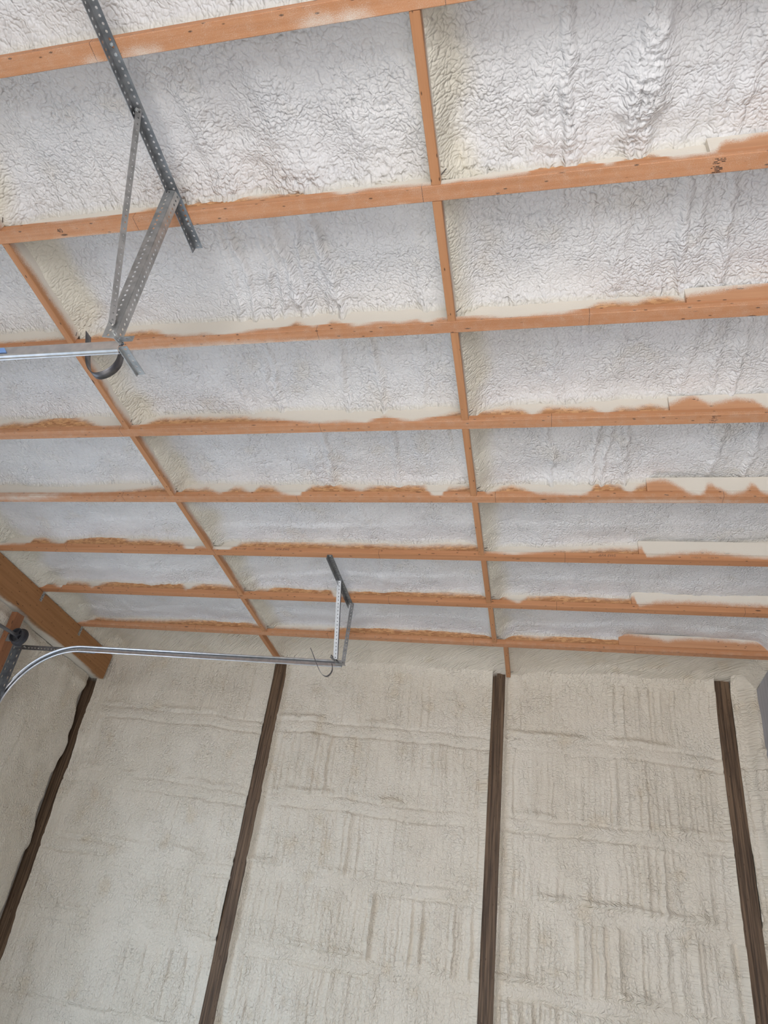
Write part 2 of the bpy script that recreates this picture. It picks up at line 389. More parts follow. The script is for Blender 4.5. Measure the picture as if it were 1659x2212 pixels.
def ceiling_foam(row, x0, x1, seed, res):
    ya = YJ[row]-FL_W/2+WEB_T/2
    yb = YJ[row+1]-FL_W/2-WEB_T/2 if row < 8 else Y_WALL+0.06
    nx = max(4, int((x1-x0)/res)); ny = max(4, int((yb-ya)/res))
    X, Y = np.meshgrid(np.linspace(x0, x1, nx), np.linspace(ya, yb, ny))
    X = X.astype(np.float32); Y = Y.astype(np.float32); sd = seed*7
    ey = yb-Y; ex0 = X-x0; ex1 = x1-X; ey0 = Y-ya
    bump = 0.020*fbm(X*2.2, Y*3.0, sd, 2) + 0.007*fbm(X*8, Y*8, sd+5, 2)+0.003*fbm(X*24, Y*24, sd+6, 2)
    mask = ss(fbm(X*1.7, Y*2.2, sd+9, 2), -0.35, 0.40)
    wob = X+0.03*vn(X*3, Y*5, sd+11)+0.010*vn(X*9, Y*22, sd+12)
    big = dome(X*46+0.5*vn(X*30, Y*30, sd+51), Y*46+0.5*vn(X*25, Y*25, sd+52), sd+53)
    small = dome(X*72+0.6*vn(X*30, Y*30, sd+54), Y*72, sd+55); tiny = dome(X*120, Y*100, sd+57)
    st = vn(wob*13, Y*0.9+3, sd+13); st2 = vn(wob*31, Y*1.5+3, sd+14)
    rough = 0.45+0.35*small+0.3*vn(X*16, Y*16, sd+16)
    bump = bump+(ss(st, 0.15, 0.60)*0.019+ss(st2, 0.2, 0.7)*0.010)*(0.10+0.90*mask)*(0.50+0.50*vn(X*2, Y*5, sd+15))*rough*(1.0 if row < 5 else 0.5)
    if row >= 5: bump = bump+0.014*ss(0.19+0.05*vn(X*1.4, 0*X, sd+71)-ey, 0.0, 0.05)*(0.6+0.4*vn(X*2, 0*X, sd+72))
    pm = 0.25+1.0*ss(fbm(X*2.6, Y*3.2, sd+21, 2), -0.15, 0.45)
    pop = 0*X
    for (fx, fy, hh, hw, pc) in FX.get(row, []):
        if fx < x0-0.1 or fx > x1+0.1: continue
        lean = (Y-fy)*(0.10*math.sin(fx*37))
        d = (X-fx-lean+0.020*vn(X*4, Y*7, sd+31)+0.008*vn(X*20, Y*30, sd+33))/(hw*(1+0.35*vn(Y*9, Y*0+fx*10, sd+35)))
        env = np.exp(-d**4)*ss(ey0, 0.02, 0.12+0.25*abs(math.sin(fx*53)))
        env = env*(0.60+0.40*vn(X*7, Y*14, sd+37))*(0.55+0.55*small*(0.4+pc))
        bump = bump+hh*env*2.0
        pop = np.maximum(pop, pc*np.exp(-(d*0.85)**4)*ss(ey0, 0.0, 0.2))
    band = np.exp(-(ey/(0.065+0.030*vn(X*3, 0*X, sd+41)))**2)
    e = EDGEPOP[row]*(0.45+0.75*ss(vn(X*2.3, 0*X+5, sd+43), -0.5, 0.5))
    bump = bump+small*0.0050*pm*(0.5+0.5*mask)+big*0.0040*pm*mask
    bump = bump+(big*0.018+small*0.006)*pop+(big*0.9+0.1)*e*1.7*band
    # coves against the timbers
    cv = 0.020*np.exp(-(ey/0.020)) + 0.020*np.exp(-(ey0/0.03))
    if x0 > -4: cv = cv+0.095*np.exp(-(ex0/(0.060+0.02*vn(Y*5, 0*Y, sd+63)))**1.5)
    thin = ss(0.135+0.05*vn(Y*6, X*3, sd+64)-ex0, 0.0, 0.11)*(x0 > -4)+0.6*ss(0.03-ey, 0, 0.03)+0.5*ss(0.05-ex1, 0, 0.05)*(x1 < 1)
    if x1 < 1: cv = cv+0.030*np.exp(-(ex1/0.03))
    if row == 8: cv = cv+0.075*np.exp(-(ey/0.14))*(1+0.3*vn(X*3, Y*4, sd+73))
    h = LEVEL[row]-bump-cv
    h = np.maximum(h, 0.045)
    if x1 > 1 and row > 3: h = h+0.030*ss(X, XFILL-0.02, XFILL+0.06)*np.exp(-(ey/0.05)**2)
    if x0 < -4: h = h*ss(ex0+0.02*vn(Y*7, 0*Y, sd+61)*ss(ex0, 0, .05), -0.004, 0.15)
    if x1 > 1: h = h*ss(ex1+0.02*vn(Y*9, 0*Y, sd+62)*ss(ex1, 0, .05), -0.002, 0.13)
    P = np.stack([X, Y+NRM.y*h, zc(Y)+NRM.z*h], -1)
    if x0 < -4: thin = thin+ss(0.25+0.08*vn(Y*6, X*3, sd+64)-ex0, 0.0, 0.15)
    return grid_obj('foam_bay', P, M_FOAM_C if row < 8 else M_FOAM_W, ceiling, thin=np.clip(thin, 0, 1)*(1 if row < 8 else 0))
n = 0
for row in range(9):
    xa, xb = (XBK[q].get(row+1, XB[q]) for q in (0, 1))
    for k, (x0, x1) in enumerate(((-4.150, xa), (xa+BW, xb), (xb+BW, X_RIGHT))):
        n += 1
        r = RES[row]
        if (k == 0 and row < 2) or (row == 0 and k == 2): r = 0.015
        ceiling_foam(row, x0, x1, n, r)
# the rest of the roof, behind the camera: one coarse foam skin
X, Y = np.meshgrid(np.linspace(-4.22, X_RIGHT, 160), np.linspace(Y_BACK, YJ[0]-FL_W/2-WEB_T/2, 100))
h = 0.155-0.015*fbm(X*3, Y*3, 3, 3)
grid_obj('foam_bay', np.stack([X, Y+NRM.y*h, zc(Y)+NRM.z*h], -1), M_FOAM_C, ceiling)

# ---- far wall foam between the dark posts
POSTS = [(-4.35, -4.225), (-2.431, -2.316), (-0.441, -0.334), (1.313, 1.432)]
GIRT = [3.045, 2.45, 1.905, 1.375, 0.80, 0.25]
def far_wall_foam(x0, x1, seed, streaky, res=0.0078):
    nx = max(6, int((x1-x0)/res))
    zs = np.concatenate([np.linspace(0.0, 0.78, 26)[:-1], np.arange(0.78, 3.745, res)])
    X, Z = np.meshgrid(np.linspace(x0, x1, nx), zs); X = X.astype(np.float32); Z = Z.astype(np.float32); sd = seed*13
    e0 = X-x0; e1 = x1-X
    tilt = (X-x0)*-0.02+0.012*vn(X*1.3, 0*X, sd+1)
    bump = 0.012*fbm(X*1.6, Z*1.8, sd, 2)+0.004*fbm(X*7, Z*7, sd+3, 2)
    amp = 0.25+streaky*ss(fbm(X*1.1+seed, Z*1.3, sd+5, 2), -0.75, 0.2)
    gm = 0*X
    for k, g in enumerate(GIRT):
        zz = Z-g-tilt-0.016*vn(X*3, 0*X, sd+7+k)-0.006*vn(X*14, 0*X, sd+107+k)
        strip = np.exp(-(zz/0.040)**4)
        gm = np.maximum(gm, np.exp(-(zz/0.055)**4))
        s0 = 0.12+0.88*ss(vn(X*2.1, 0*X, sd+90+k), -0.5, 0.5)
        bump = bump+0.006*strip-0.010*s0*np.exp(-((zz-0.048)/0.010)**2)-0.016*s0*np.exp(-((zz+0.050)/0.010)**2)
        lip = np.exp(-((zz-0.075)/0.022)**2)                 # drips pile up on the ledge over each girt
        bump = bump+0.022*lip*dome(X*26, Z*26, sd+60+k)*ss(vn(X*5, 0*X, sd+80+k), -0.2, 0.6)*(0.4+streaky)
    wob = X+0.010*vn(X*5, Z*7, sd+11)+0.004*vn(X*20, Z*26, sd+12)
    cell = np.floor((Z-0.25)/0.55)
    st = vn(wob*24+cell*7.3, 0*X+cell*3.1, sd+13); st2 = vn(wob*60+cell*5, Z*0.7, sd+15); st3 = vn(wob*15+cell*3.3, Z*0.6+cell, sd+16)
    sm = amp*(1-gm)*ss(3.60-Z+0.06*vn(X*2, 0*X, sd+19), 0, 0.12)
    lm = 0.5+0.5*ss(vn(X*2.6+cell*9, 0*X+cell, sd+18), -0.3, 0.4)
    bump = bump+sm*lm*(0.015*ss(st, 0.18, 0.48)+0.009*ss(st2, 0.0, 0.6)-0.010*np.exp(-((st3-0.1)/0.09)**2))
    bump = bump+sm*0.003*vn(X*40, Z*14, sd+17)
    sml = dome(X*70, Z*58, sd+21); mid = dome(X*34, Z*30, sd+23)
    pm = ss(fbm(X*2.4, Z*2.4, sd+25, 2), -0.1, 0.5)
    bump = bump+0.0045*sml*(0.6+0.7*pm)+0.007*mid*pm*amp*0.8+0.003*fbm(X*22, Z*22, sd+27, 2)
    off = 0.030+0.014*np.exp(-((e0-0.035)/0.022)**2)-0.026*np.exp(-(e0/0.016)**2)-0.026*np.exp(-(e1/0.022)**2)
    off = off-0.11*np.exp(-((3.735-Z)/0.11))*(1+0.25*vn(X*3, Z*5, sd+41))                # rolls forward into the roof foam
    if x0 < -4: off = off-0.04*np.exp(-(e0/0.05))+0.02*vn(X*2, Z*3.5, sd+31)*np.exp(-(e0/0.05))
    if x0 > 1.4: off = 0.01-0.11*ss(e0, 0.05, 0.15)-0.015*vn(X*8, Z*6, sd+33)-0.08*np.exp(-((3.66-Z)/0.06).clip(0))
    P = np.stack([X, Y_WALL+off-bump, Z], -1)
    return grid_obj('foam_bay', P, M_FOAM_W, wall_far, flip=False)
far_wall_foam(POSTS[0][1]+0.04, POSTS[1][0], 2, 0.5)
far_wall_foam(POSTS[1][1], POSTS[2][0], 5, 0.75)
far_wall_foam(POSTS[2][1], POSTS[3][0], 9, 1.0)
far_wall_foam(POSTS[3][1], X_RIGHT+0.012, 11, 0.8)

# ---- left wall foam: beside the doorway, over it, and behind the camera
def left_wall_foam(y0, y1, z0, seed, res, thick=0.0):
    ny = max(4, int((y1-y0)/res)); ztop = 3.80
    zs = np.arange(z0, 3.46, res) if z0 > 1 else np.concatenate([np.linspace(0, 0.8, 20)[:-1], np.arange(0.8, 3.46, res)])
    Yg, Z = np.meshgrid(np.linspace(y0, y1, ny), zs); sd = seed*31
    top = zc(Yg)-0.245                                     # underside of the glulam
    Z = z0+(Z-z0)/(3.46-z0)*(top-0.002-z0)
    bump = 0.025*fbm(Yg*2, Z*1.8, sd, 3)+0.006*fbm(Yg*9, Z*9, sd+3, 2)+0.003*dome(Yg*60, Z*60, sd+5)
    bump = bump+0.008*ss(vn(Yg*14+0.3*vn(Yg*3, Z*3, sd), Z*1.2, sd+7), 0.2, 0.8)
    bump = bump+0.045*np.exp(-(np.abs(top-0.10-Z-0.02*vn(Yg*5, 0*Z, sd+8))/0.05)**2)*(0.6+0.6*vn(Yg*5, Z*6, sd+9))
    x = -4.25+thick+bump
    if y1 > 5.5:                                          # ragged edge against the corner post
        e = y1-Yg+0.035*vn(0*Yg, Z*4.2, sd+11)+0.012*vn(0*Yg, Z*13, sd+12)
        x = x-0.11*np.exp(-(np.maximum(e, 0)/0.022)**2)
    x = np.where(Z > top-0.03, np.minimum(x, -4.19), x)
    P = np.stack([x, Yg, Z], -1)
    return grid_obj('foam_bay', P, M_FOAM_W, wall_left, flip=False)
left_wall_foam(4.53, 5.75, 0.0, 1, 0.009)
left_wall_foam(DY0-0.05, 4.53, DZ+0.05, 2, 0.012, 0.035)
left_wall_foam(Y_BACK, DY0-0.06, 0.0, 3, 0.05)

# ------------------------------------------------------------------ I-joists
BOUND = {  # outline of the foam overspray on each near face, photo pixels
 1: [(0, 128), (300, 92), (553, 30), (886, -30), (1200, -80)],
 2: [(0, 486), (30, 485), (130, 478), (230, 465), (330, 450), (430, 435), (500, 425), (553, 428), (620, 418), (680, 415), (740, 420), (800, 408), (870, 402), (930, 398), (951, 402), (1000, 390), (1040, 388), (1106, 378), (1140, 372), (1160, 360), (1230, 352), (1280, 348), (1315, 360), (1350, 345), (1380, 335), (1420, 335), (1450, 343), (1500, 335), (1545, 330), (1560, 320), (1600, 318), (1620, 308), (1659, 300)],
 3: [(0, 740), (140, 731), (270, 720), (310, 716), (340, 715), (360, 723), (400, 726), (440, 721), (480, 728), (520, 720), (553, 711), (600, 708), (640, 696), (680, 706), (720, 693), (770, 706), (820, 693), (860, 700), (900, 690), (920, 700), (950, 686), (990, 685), (1030, 683), (1070, 686), (1106, 688), (1170, 681), (1220, 676), (1250, 666), (1290, 656), (1330, 653), (1370, 655), (1410, 643), (1440, 641), (1480, 650), (1520, 643), (1580, 632), (1620, 628), (1659, 620)],
 4: [(0, 920), (30, 913), (60, 916), (110, 903), (150, 900), (190, 910), (220, 920), (300, 916), (340, 906), (400, 903), (460, 903), (520, 901), (553, 905), (600, 906), (650, 910), (690, 915), (740, 910), (790, 916), (830, 900), (860, 903), (890, 913), (930, 900), (970, 895), (1010, 888), (1040, 890), (1106, 884), (1130, 886), (1150, 893), (1180, 880), (1230, 881), (1280, 883), (1310, 890), (1340, 880), (1370, 883), (1400, 875), (1425, 878), (1440, 884), (1470, 870), (1490, 861), (1510, 870), (1530, 881), (1560, 876), (1590, 868), (1630, 875), (1659, 883)],
 5: [(0, 1064), (200, 1063), (280, 1060), (340, 1053), (380, 1056), (430, 1058), (450, 1055), (475, 1066), (500, 1056), (520, 1053), (540, 1063), (560, 1051), (590, 1053), (610, 1066), (645, 1074), (660, 1060), (675, 1050), (720, 1046), (750, 1053), (780, 1060), (810, 1050), (850, 1050), (900, 1048), (920, 1053), (935, 1076), (952, 1074), (965, 1056), (1010, 1053), (1035, 1050), (1055, 1066), (1085, 1053), (1106, 1050), (1130, 1056), (1160, 1066), (1200, 1066), (1250, 1072), (1270, 1066), (1285, 1046), (1310, 1045), (1340, 1050), (1360, 1063), (1380, 1050), (1410, 1043), (1440, 1043), (1460, 1053), (1490, 1066), (1515, 1072), (1530, 1048), (1545, 1058), (1580, 1068), (1610, 1060), (1625, 1046), (1640, 1060), (1659, 1068)],
 6: [(0, 1178), (30, 1173), (55, 1174), (75, 1163), (100, 1163), (115, 1171), (130, 1173), (150, 1164), (200, 1159), (230, 1156), (260, 1159), (280, 1168), (310, 1166), (340, 1168), (380, 1171), (394, 1174), (402, 1190), (418, 1190), (424, 1180), (440, 1179), (462, 1186), (470, 1193), (488, 1193), (498, 1186), (520, 1173), (553, 1171), (620, 1171), (700, 1174), (740, 1178), (780, 1176), (830, 1178), (900, 1181), (960, 1178), (1030, 1179), (1045, 1190), (1080, 1193), (1106, 1198), (1130, 1195), (1200, 1191), (1280, 1189), (1320, 1186), (1390, 1188), (1396, 1203), (1450, 1197), (1520, 1197), (1600, 1201), (1659, 1206)],
 7: [(100, 1261), (115, 1260), (125, 1266), (133, 1271), (145, 1259), (170, 1258), (190, 1261), (200, 1269), (215, 1263), (240, 1256), (300, 1251), (350, 1249), (380, 1251), (395, 1263), (402, 1274), (420, 1266), (440, 1261), (470, 1263), (510, 1269), (530, 1276), (553, 1273), (580, 1274), (595, 1266), (640, 1264), (680, 1263), (690, 1276), (712, 1268), (722, 1290), (738, 1290), (750, 1279), (790, 1273), (830, 1271), (870, 1276), (930, 1279), (1000, 1283), (1050, 1286), (1070, 1279), (1106, 1296), (1120, 1302), (1140, 1290), (1200, 1286), (1260, 1288), (1320, 1293), (1370, 1294), (1378, 1308), (1420, 1304), (1500, 1304), (1580, 1309), (1659, 1313)],
 8: [(185, 1343), (210, 1334), (260, 1339), (300, 1339), (350, 1341), (400, 1339), (470, 1339), (530, 1341), (560, 1352), (590, 1356), (640, 1358), (700, 1361), (740, 1356), (760, 1351), (800, 1349), (820, 1348), (840, 1356), (870, 1361), (920, 1358), (980, 1363), (1040, 1368), (1080, 1364), (1106, 1369), (1130, 1373), (1170, 1378), (1200, 1373), (1250, 1368), (1300, 1368), (1360, 1373), (1400, 1379), (1440, 1388), (1470, 1383), (1540, 1385), (1600, 1391), (1659, 1393)]}
PATCH = {1: [(205, 143, .03, .02), (310, 116, .05, .018), (690, 50, .06, .02), (760, 40, .05, .02)],
         2: [(185, 512, .10, .008), (230, 508, .06, .008), (870, 446, .03, .008)],
         3: [(380, 752, .30, .012), (480, 748, .22, .020), (560, 745, .22, .018), (660, 738, .14, .012)],
         4: [(730, 936, .06, .01), (820, 934, .05, .008)],
         5: [(40, 1076, .18, .022), (80, 1073, .14, .012), (1420, 1083, .30, .012)],
         8: [(620, 1364, .18, .014), (700, 1368, .12, .010)]}
ORD = {8: 'first', 7: 'second', 6: 'third', 5: 'fourth', 4: 'fifth', 3: 'sixth', 2: 'seventh', 1: 'eighth', 0: 'ninth'}
XJ0, XJ1 = -4.29, X_RIGHT+0.09
JXS = np.unique(np.concatenate([np.linspace(XJ0, XJ1, 330), [XFILL]]))
def jl_plane(Y0, yl):
    """world plane of local y = yl for the joist whose centre line is at Y0 -> (n, c)"""
    ny = Vector((0, math.cos(ANG), -math.sin(ANG)))
    p = Vector((0, Y0, zc(Y0))) + ny*yl
    return ny, ny.dot(p)
def text_obj(name, body, size, mat, parent, loc, rot, shear=0.0):
    cu = bpy.data.curves.new(name, 'FONT'); cu.body = body; cu.size = size; cu.extrude = 0.0002; cu.shear = shear; cu.resolution_u = 2
    t = bpy.data.objects.new(name, cu); col.objects.link(t)
    bpy.context.view_layer.update()
    me = bpy.data.meshes.new_from_object(t.evaluated_get(bpy.context.evaluated_depsgraph_get()))
    bpy.data.objects.remove(t); bpy.data.curves.remove(cu)
    me.materials.clear(); me.materials.append(mat)
    o = bpy.data.objects.new(name, me); col.objects.link(o); o.parent = parent; o.location = loc; o.rotation_euler = rot
    return o
joists = {}
NOTE = {8: 'bare board let into its end', 7: 'a track hanger ends on it', 6: 'flange stamped with black lettering', 5: 'white foam blobs along its flange', 4: 'dark grade stamp on its underside',
        3: 'white overspray along its underside', 2: 'number 40 pencilled underneath', 1: 'crossed by the perforated steel angle', 0: 'the one farthest from that wall'}
for k in range(9):
    Yc = YJ[k]-FL_W/2
    root = empty('i_joist', (0, Yc, zc(Yc)), (-ANG, 0, 0)); joists[k] = root
    tag(root, f'{ORD[k]} wooden I-joist from the post wall, {NOTE[k]}', 'joist', 'I-joists across the roof')
    if k in BOUND:
        bx, bh = [], []
        for px, py in BOUND[k]:
            n_, c_ = jl_plane(Yc, -WEB_T/2)
            p = hit(px, py, n_, c_); hh = (p-Vector((0, Yc, zc(Yc)))).dot(NRM)
            n2, c2 = jl_plane(Yc, -FL_W/2)
            p2 = hit(px, py, n2, c2); h2 = (p2-Vector((0, Yc, zc(Yc)))).dot(NRM)
            if h2 < FL_H+0.004: p, hh = p2, h2
            bx.append(p.x); bh.append(hh)
        bx, bh = np.array(bx), np.array(bh)
    else:
        bx, bh = np.array([-4., 2.]), np.array([.07, .07])
    if k <= 1: bh = bh*0+0.06
    rx = np.linspace(-4.3, bx[0]-0.1, 12); 
    bx = np.concatenate([rx, bx]); bh = np.concatenate([bh[0]+0.012*np.sin(rx*9), bh])
    bound = lambda x: np.interp(x, bx, bh)
    pts = []
    for (px, py, a, b_) in PATCH.get(k, []):
        p = on_ceiling(px, py); pts.append((p.x, (p.y-Yc), a, b_))
    def spray(V):
        V = np.array(V); s = V[:, 2]-bound(V[:, 0])
        s[V[:, 1] > 0.02] -= 1.0
        under = V[:, 2] < 0.0025
        s[under] = -1
        for (cx, cy, a, b_) in pts:
            d = 1-np.sqrt(((V[:, 0]-cx)/a)**2+((V[:, 1]-cy)/b_)**2)
            s = np.where(V[:, 2] < 0.02, np.maximum(s, np.clip(d, -1, 1)*0.014-0.006), s)
        return s
    V, F = sweep_loop(JXS, rect_loop(-FL_W/2, FL_W/2, 0, FL_H, 5, 4), 'X')
    bf = mesh_obj('bottom_flange', V, F, M_FLANGE, root, spray(V))
    V, F = sweep_loop(JXS, rect_loop(-WEB_T/2, WEB_T/2, FL_H-0.002, JD-FL_H+0.002, 1, 14, 0.0005), 'X')
    mesh_obj('web', V, F, M_OSB, root, spray(V))
    V, F = sweep_loop([XJ0, XJ1], rect_loop(-FL_W/2, FL_W/2, JD-FL_H, JD), 'X')
    mesh_obj('top_flange', V, F, M_FLANGE, root)
    # board let into the web where the joist bears on the right-hand wall
    hb = 0.148 if k > 1 else 0.14
    xs = np.linspace(XFILL+0.02*math.sin(k*2.1), XJ1, 60)
    V, F = sweep_loop(xs, rect_loop(-FL_W/2+0.001, -WEB_T/2, FL_H+0.002, FL_H+hb-0.05, 2, 8), 'X')
    fb = mesh_obj('filler_board', V, F, M_FILL, root, spray(V))
    if k == 6:
        for px, txt in ((512, '11-7/8"'), (547, 'S1/PRI 60'), (592, 'APA EWS'), (1292, 'APA EWS')):
            p = on_y(px, 1196, Yc-FL_W/2)
            text_obj('stamp_lettering', txt, 0.021 if 'APA' not in txt else 0.025, M_INKF, bf, (p.x, -FL_W/2-0.0004, 0.012), (math.pi/2, 0, 0), 0.3 if 'APA' in txt else 0)
        for px, txt in ((1494, '11/02/15'), (1530, '11:56 PM')):
            p = on_y(px, 1215, Yc-FL_W/2)
            text_obj('stamp_lettering', txt, 0.016, M_INKF, bf, (p.x, -FL_W/2-0.0004, 0.012), (math.pi/2, 0, 0))
    if k == 2:
        p = on_ceiling(126, 502)
        text_obj('pencil_number', '40', 0.026, M_INK, bf, (p.x, p.y-Yc+0.002, -0.0004), (math.pi, 0, 0), -0.15)
    if k in (2, 4):      # smudged grade stamp: two blocks of short strokes
        p = on_ceiling(1550 if k == 2 else 1541, 355 if k == 2 else 906)
        rnd = random.Random(k); parts = []
        for i in range(34):
            u = rnd.uniform(-0.018, 0.014); vv = rnd.choice([-.022, -.017, -.012, -.006, .004, .009, .014, .019, .024])
            ln = rnd.uniform(.004, .013); th = rnd.uniform(.0014, .003)
            cx = u+vv*-0.25
            parts.append(box_vf(cx, cx+ln, vv, vv+th, -0.0006, -0.0002))
        v_, f_ = join(parts); v_ = [(a+p.x, b_, c) for a, b_, c in v_]
        mesh_obj('grade_stamp', v_, f_, M_INK if k == 2 else M_INKF, bf)
# ------------------------------------------------------------------ blocking rows between the joists
ROWN = ('beam-side row', 'middle-post row')
for r in range(2):
    for k in range(10):
        if k == 0: continue
        ya = YJ[k-1] if k <= 8 else YJ[8]
        yb = YJ[k]-FL_W if k <= 8 else Y_WALL-0.045
        L = yb-ya
        x0 = XBK[r].get(k, XB[r])
        root = empty('blocking', (0, ya, zc(ya)), (-ANG, 0, 0))
        sc = math.hypot(1, SLOPE)
        drop = -0.0 if k < 9 else 0.0
        V, F = sweep_loop(np.linspace(0.001, L*sc-0.001, 44), rect_loop(x0, x0+BW, 0.002+drop, 0.27, 2, 18), 'Y')
        A = np.array(V); edge = 0.022+0.016*vn(A[:, 1]*5+k*3, A[:, 1]*0+r*5, 5)+0.012*(r == 0)
        if k == 9: edge = edge+0.03
        s = np.where(A[:, 0] > x0+BW-0.003, A[:, 2]-edge, np.where(A[:, 0] < x0+0.003, A[:, 2]-0.012, -1))
        s = np.where(A[:, 2] < 0.0035, -1, s)
        mesh_obj('board', V, F, M_BLOCK, root, s)
        rn = random.Random(k*5+r)
        yn = L*sc-0.012; hn = 0.045
        nv, nf = cyl_vf((x0+BW-0.004, yn, hn), (x0+BW+0.022, yn-0.028, hn-0.008), 0.0018, 6)
        mesh_obj('nail', nv, nf, M_STRAP, root)
        if k <= 8:
            a_, b_ = ORD[k-1], ORD[k]
            lab = f'wood blocking between {b_} and {a_} joists from the post wall, {ROWN[r]}'
        else: lab = f'wood blocking between post wall and first joist, {ROWN[r]}'
        tag(root, lab, 'blocking', 'wood blocking between the joists')

# ------------------------------------------------------------------ glulam beam and hurricane ties
gl = empty('glulam_beam', (0, 0, zc(0)), (-ANG, 0, 0))
tag(gl, 'heavy orange glued laminated beam under the joist ends by the garage doorway', 'beam')
sc = math.hypot(1, SLOPE)
gh = 0.247; nl = 1
ys = np.linspace(Y_BACK*sc, 5.80*sc, 120)
L_ = rect_loop(X_GLU-0.135, X_GLU, -gh, -0.003, 4, 6, 0.004)
V, F = sweep_loop(ys, L_, 'Y')
A = np.array(V)
s = np.where(A[:, 2] < -gh+0.003, (X_GLU-0.012-A[:, 0])*0.9-0.02+0.025*vn(A[:, 1]*4, A[:, 1]*0, 7), -1)
mesh_obj('timber', V, F, M_GLU, gl, s)
for i, (px, py) in enumerate(((97, 1284), (168, 1349))):
    k = (7, 8)[i]; Yt = YJ[k]+0.012
    root = empty('hurricane_tie', (X_GLU, Yt, zc(Yt)), (-ANG, 0, 0))
    tag(root, ('small nailed steel tie joining second joist from the post wall to the beam', 'small nailed steel tie joining first joist from the post wall to the beam')[i], 'bracket', 'steel ties on the beam')
    v1, f1 = box_vf(0.0005, 0.002, -0.016, 0.014, -0.085, 0.0)
    v2, f2 = box_vf(0.0005, 0.036, -0.0125, -0.0108, 0.0, 0.034)
    mesh_obj('plate', *join([(v1, f1), (v2, f2)]), M_GALV, root)
    for dz in (-.075, -.055, -.035, -.018):
        mesh_obj('nail', *cyl_vf((0.001, -0.006 if dz in (-.075, -.035) else 0.006, dz), (0.0042, -0.006 if dz in (-.075, -.035) else 0.006, dz), 0.0042, 8), M_STRAP, root)

# ------------------------------------------------------------------ dark built-up posts in the far wall
def post(x0, x1, ztop, label, tops=(0, 0, 0), yf=Y_WALL, mat=M_POST, spr=0.05):
    root = empty('post', ((x0+x1)/2, yf+0.06, 0)); tag(root, label, 'post', 'dark posts in the far wall')
    wd = (x1-x0)/3; cx = (x0+x1)/2
    for i in range(3):
        zt = ztop+tops[i]
        V, F = sweep_loop(np.concatenate([[0.0], np.linspace(0.3, zt-0.12, 30), np.linspace(zt-0.10, zt, 8)]),
                          rect_loop(x0-cx+i*wd+0.0001, x0-cx+(i+1)*wd-0.0001, -0.06+(0.0008, 0, 0.0004)[i], 0.075, 3, 2, 0.0008), 'Z')
        A = np.array(V)
        s = (A[:, 2]-(zt+0.004))+0.03*np.abs(A[:, 0]/(x1-x0))
        mesh_obj('ply', V, F, mat, root, np.where(A[:, 1] < -0.03, s*0.7, -1))
    return root
post(POSTS[1][0], POSTS[1][1], 3.685, 'dark brown post in the wall, behind the free end of the far door track', (0.02, 0, -0.02))
post(POSTS[2][0], POSTS[2][1], 3.70, 'dark brown post in the middle of the wall, one ply cut shorter', (-0.085, 0, 0))
post(POSTS[3][0], POSTS[3][1], 3.755, 'dark brown post in the wall beside the grey panel')
post(POSTS[0][0], POSTS[0][1]+0.035, 3.33, 'dark corner post nearly buried in foam under the end of the beam', yf=Y_WALL-0.02, spr=0)

# ------------------------------------------------------------------ perforated angles, tracks and hangers
def perf_strip(L, wd, pitch, r, slot=1.0, m=8):
    """flat strip along +u (0..L), across v (0..wd), with a row of holes"""
    n_ = max(1, int(round(L/pitch))); p = L/n_; V, F = [], []
    for i in range(n_):
        u0, u1 = i*p, (i+1)*p; cu, cv = (u0+u1)/2, wd*0.56
        out = [(u1, cv), (u1, wd), (cu, wd), (u0, wd), (u0, cv), (u0, 0), (cu, 0), (u1, 0)]
        b = len(V); V += out
        for j in range(8):
            t = j*math.pi/4; V.append((cu+math.cos(t)*r*slot, cv+math.sin(t)*r))
        for j in range(8):
            j2 = (j+1) % 8
            F.append((b+j, b+j2, b+8+j2, b+8+j))
    return V, F
def angle_obj(name, a, b, leg1, leg2, wd1, wd2, mat, parent, pitch=0.0254, r=0.0048, th=0.0022, slot=1.0, perf=(True, True)):
    """perforated steel angle from a to b; legs run from the heel line along directions leg1, leg2"""
    a, b = Vector(a), Vector(b); d = (b-a); L = d.length; d.normalize()
    def orth(l): l = Vector(l); l = l-d*l.dot(d); return l.normalized()
    V, F = [], []
    for leg, wd, pf in ((leg1, wd1, perf[0]), (leg2, wd2, perf[1])):
        if wd <= 0: continue
        l = orth(leg); v2, f2 = perf_strip(L, wd, pitch, r, slot) if pf else ([(0, 0), (L, 0), (L, wd), (0, wd)], [(0, 1, 2, 3)])
        n0 = len(V); V += [tuple(a+d*u+l*w_) for u, w_ in v2]; F += [tuple(i+n0 for i in q) for q in f2]
    o = mesh_obj(name, V, F, mat, parent)
    md = o.modifiers.new('thick', 'SOLIDIFY'); md.thickness = th; md.offset = 0.0
    return o
def bolt(parent, p, d, r=0.007, l=0.012, name='bolt'):
    p = Vector(p); d = Vector(d).normalized()
    v1, f1 = cyl_vf(p, p+d*l*0.5, r, 6); v2, f2 = cyl_vf(p+d*l*0.45, p+d*l, r*0.5, 8)
    return mesh_obj(name, *join([(v1, f1), (v2, f2)]), M_BOLT, parent)
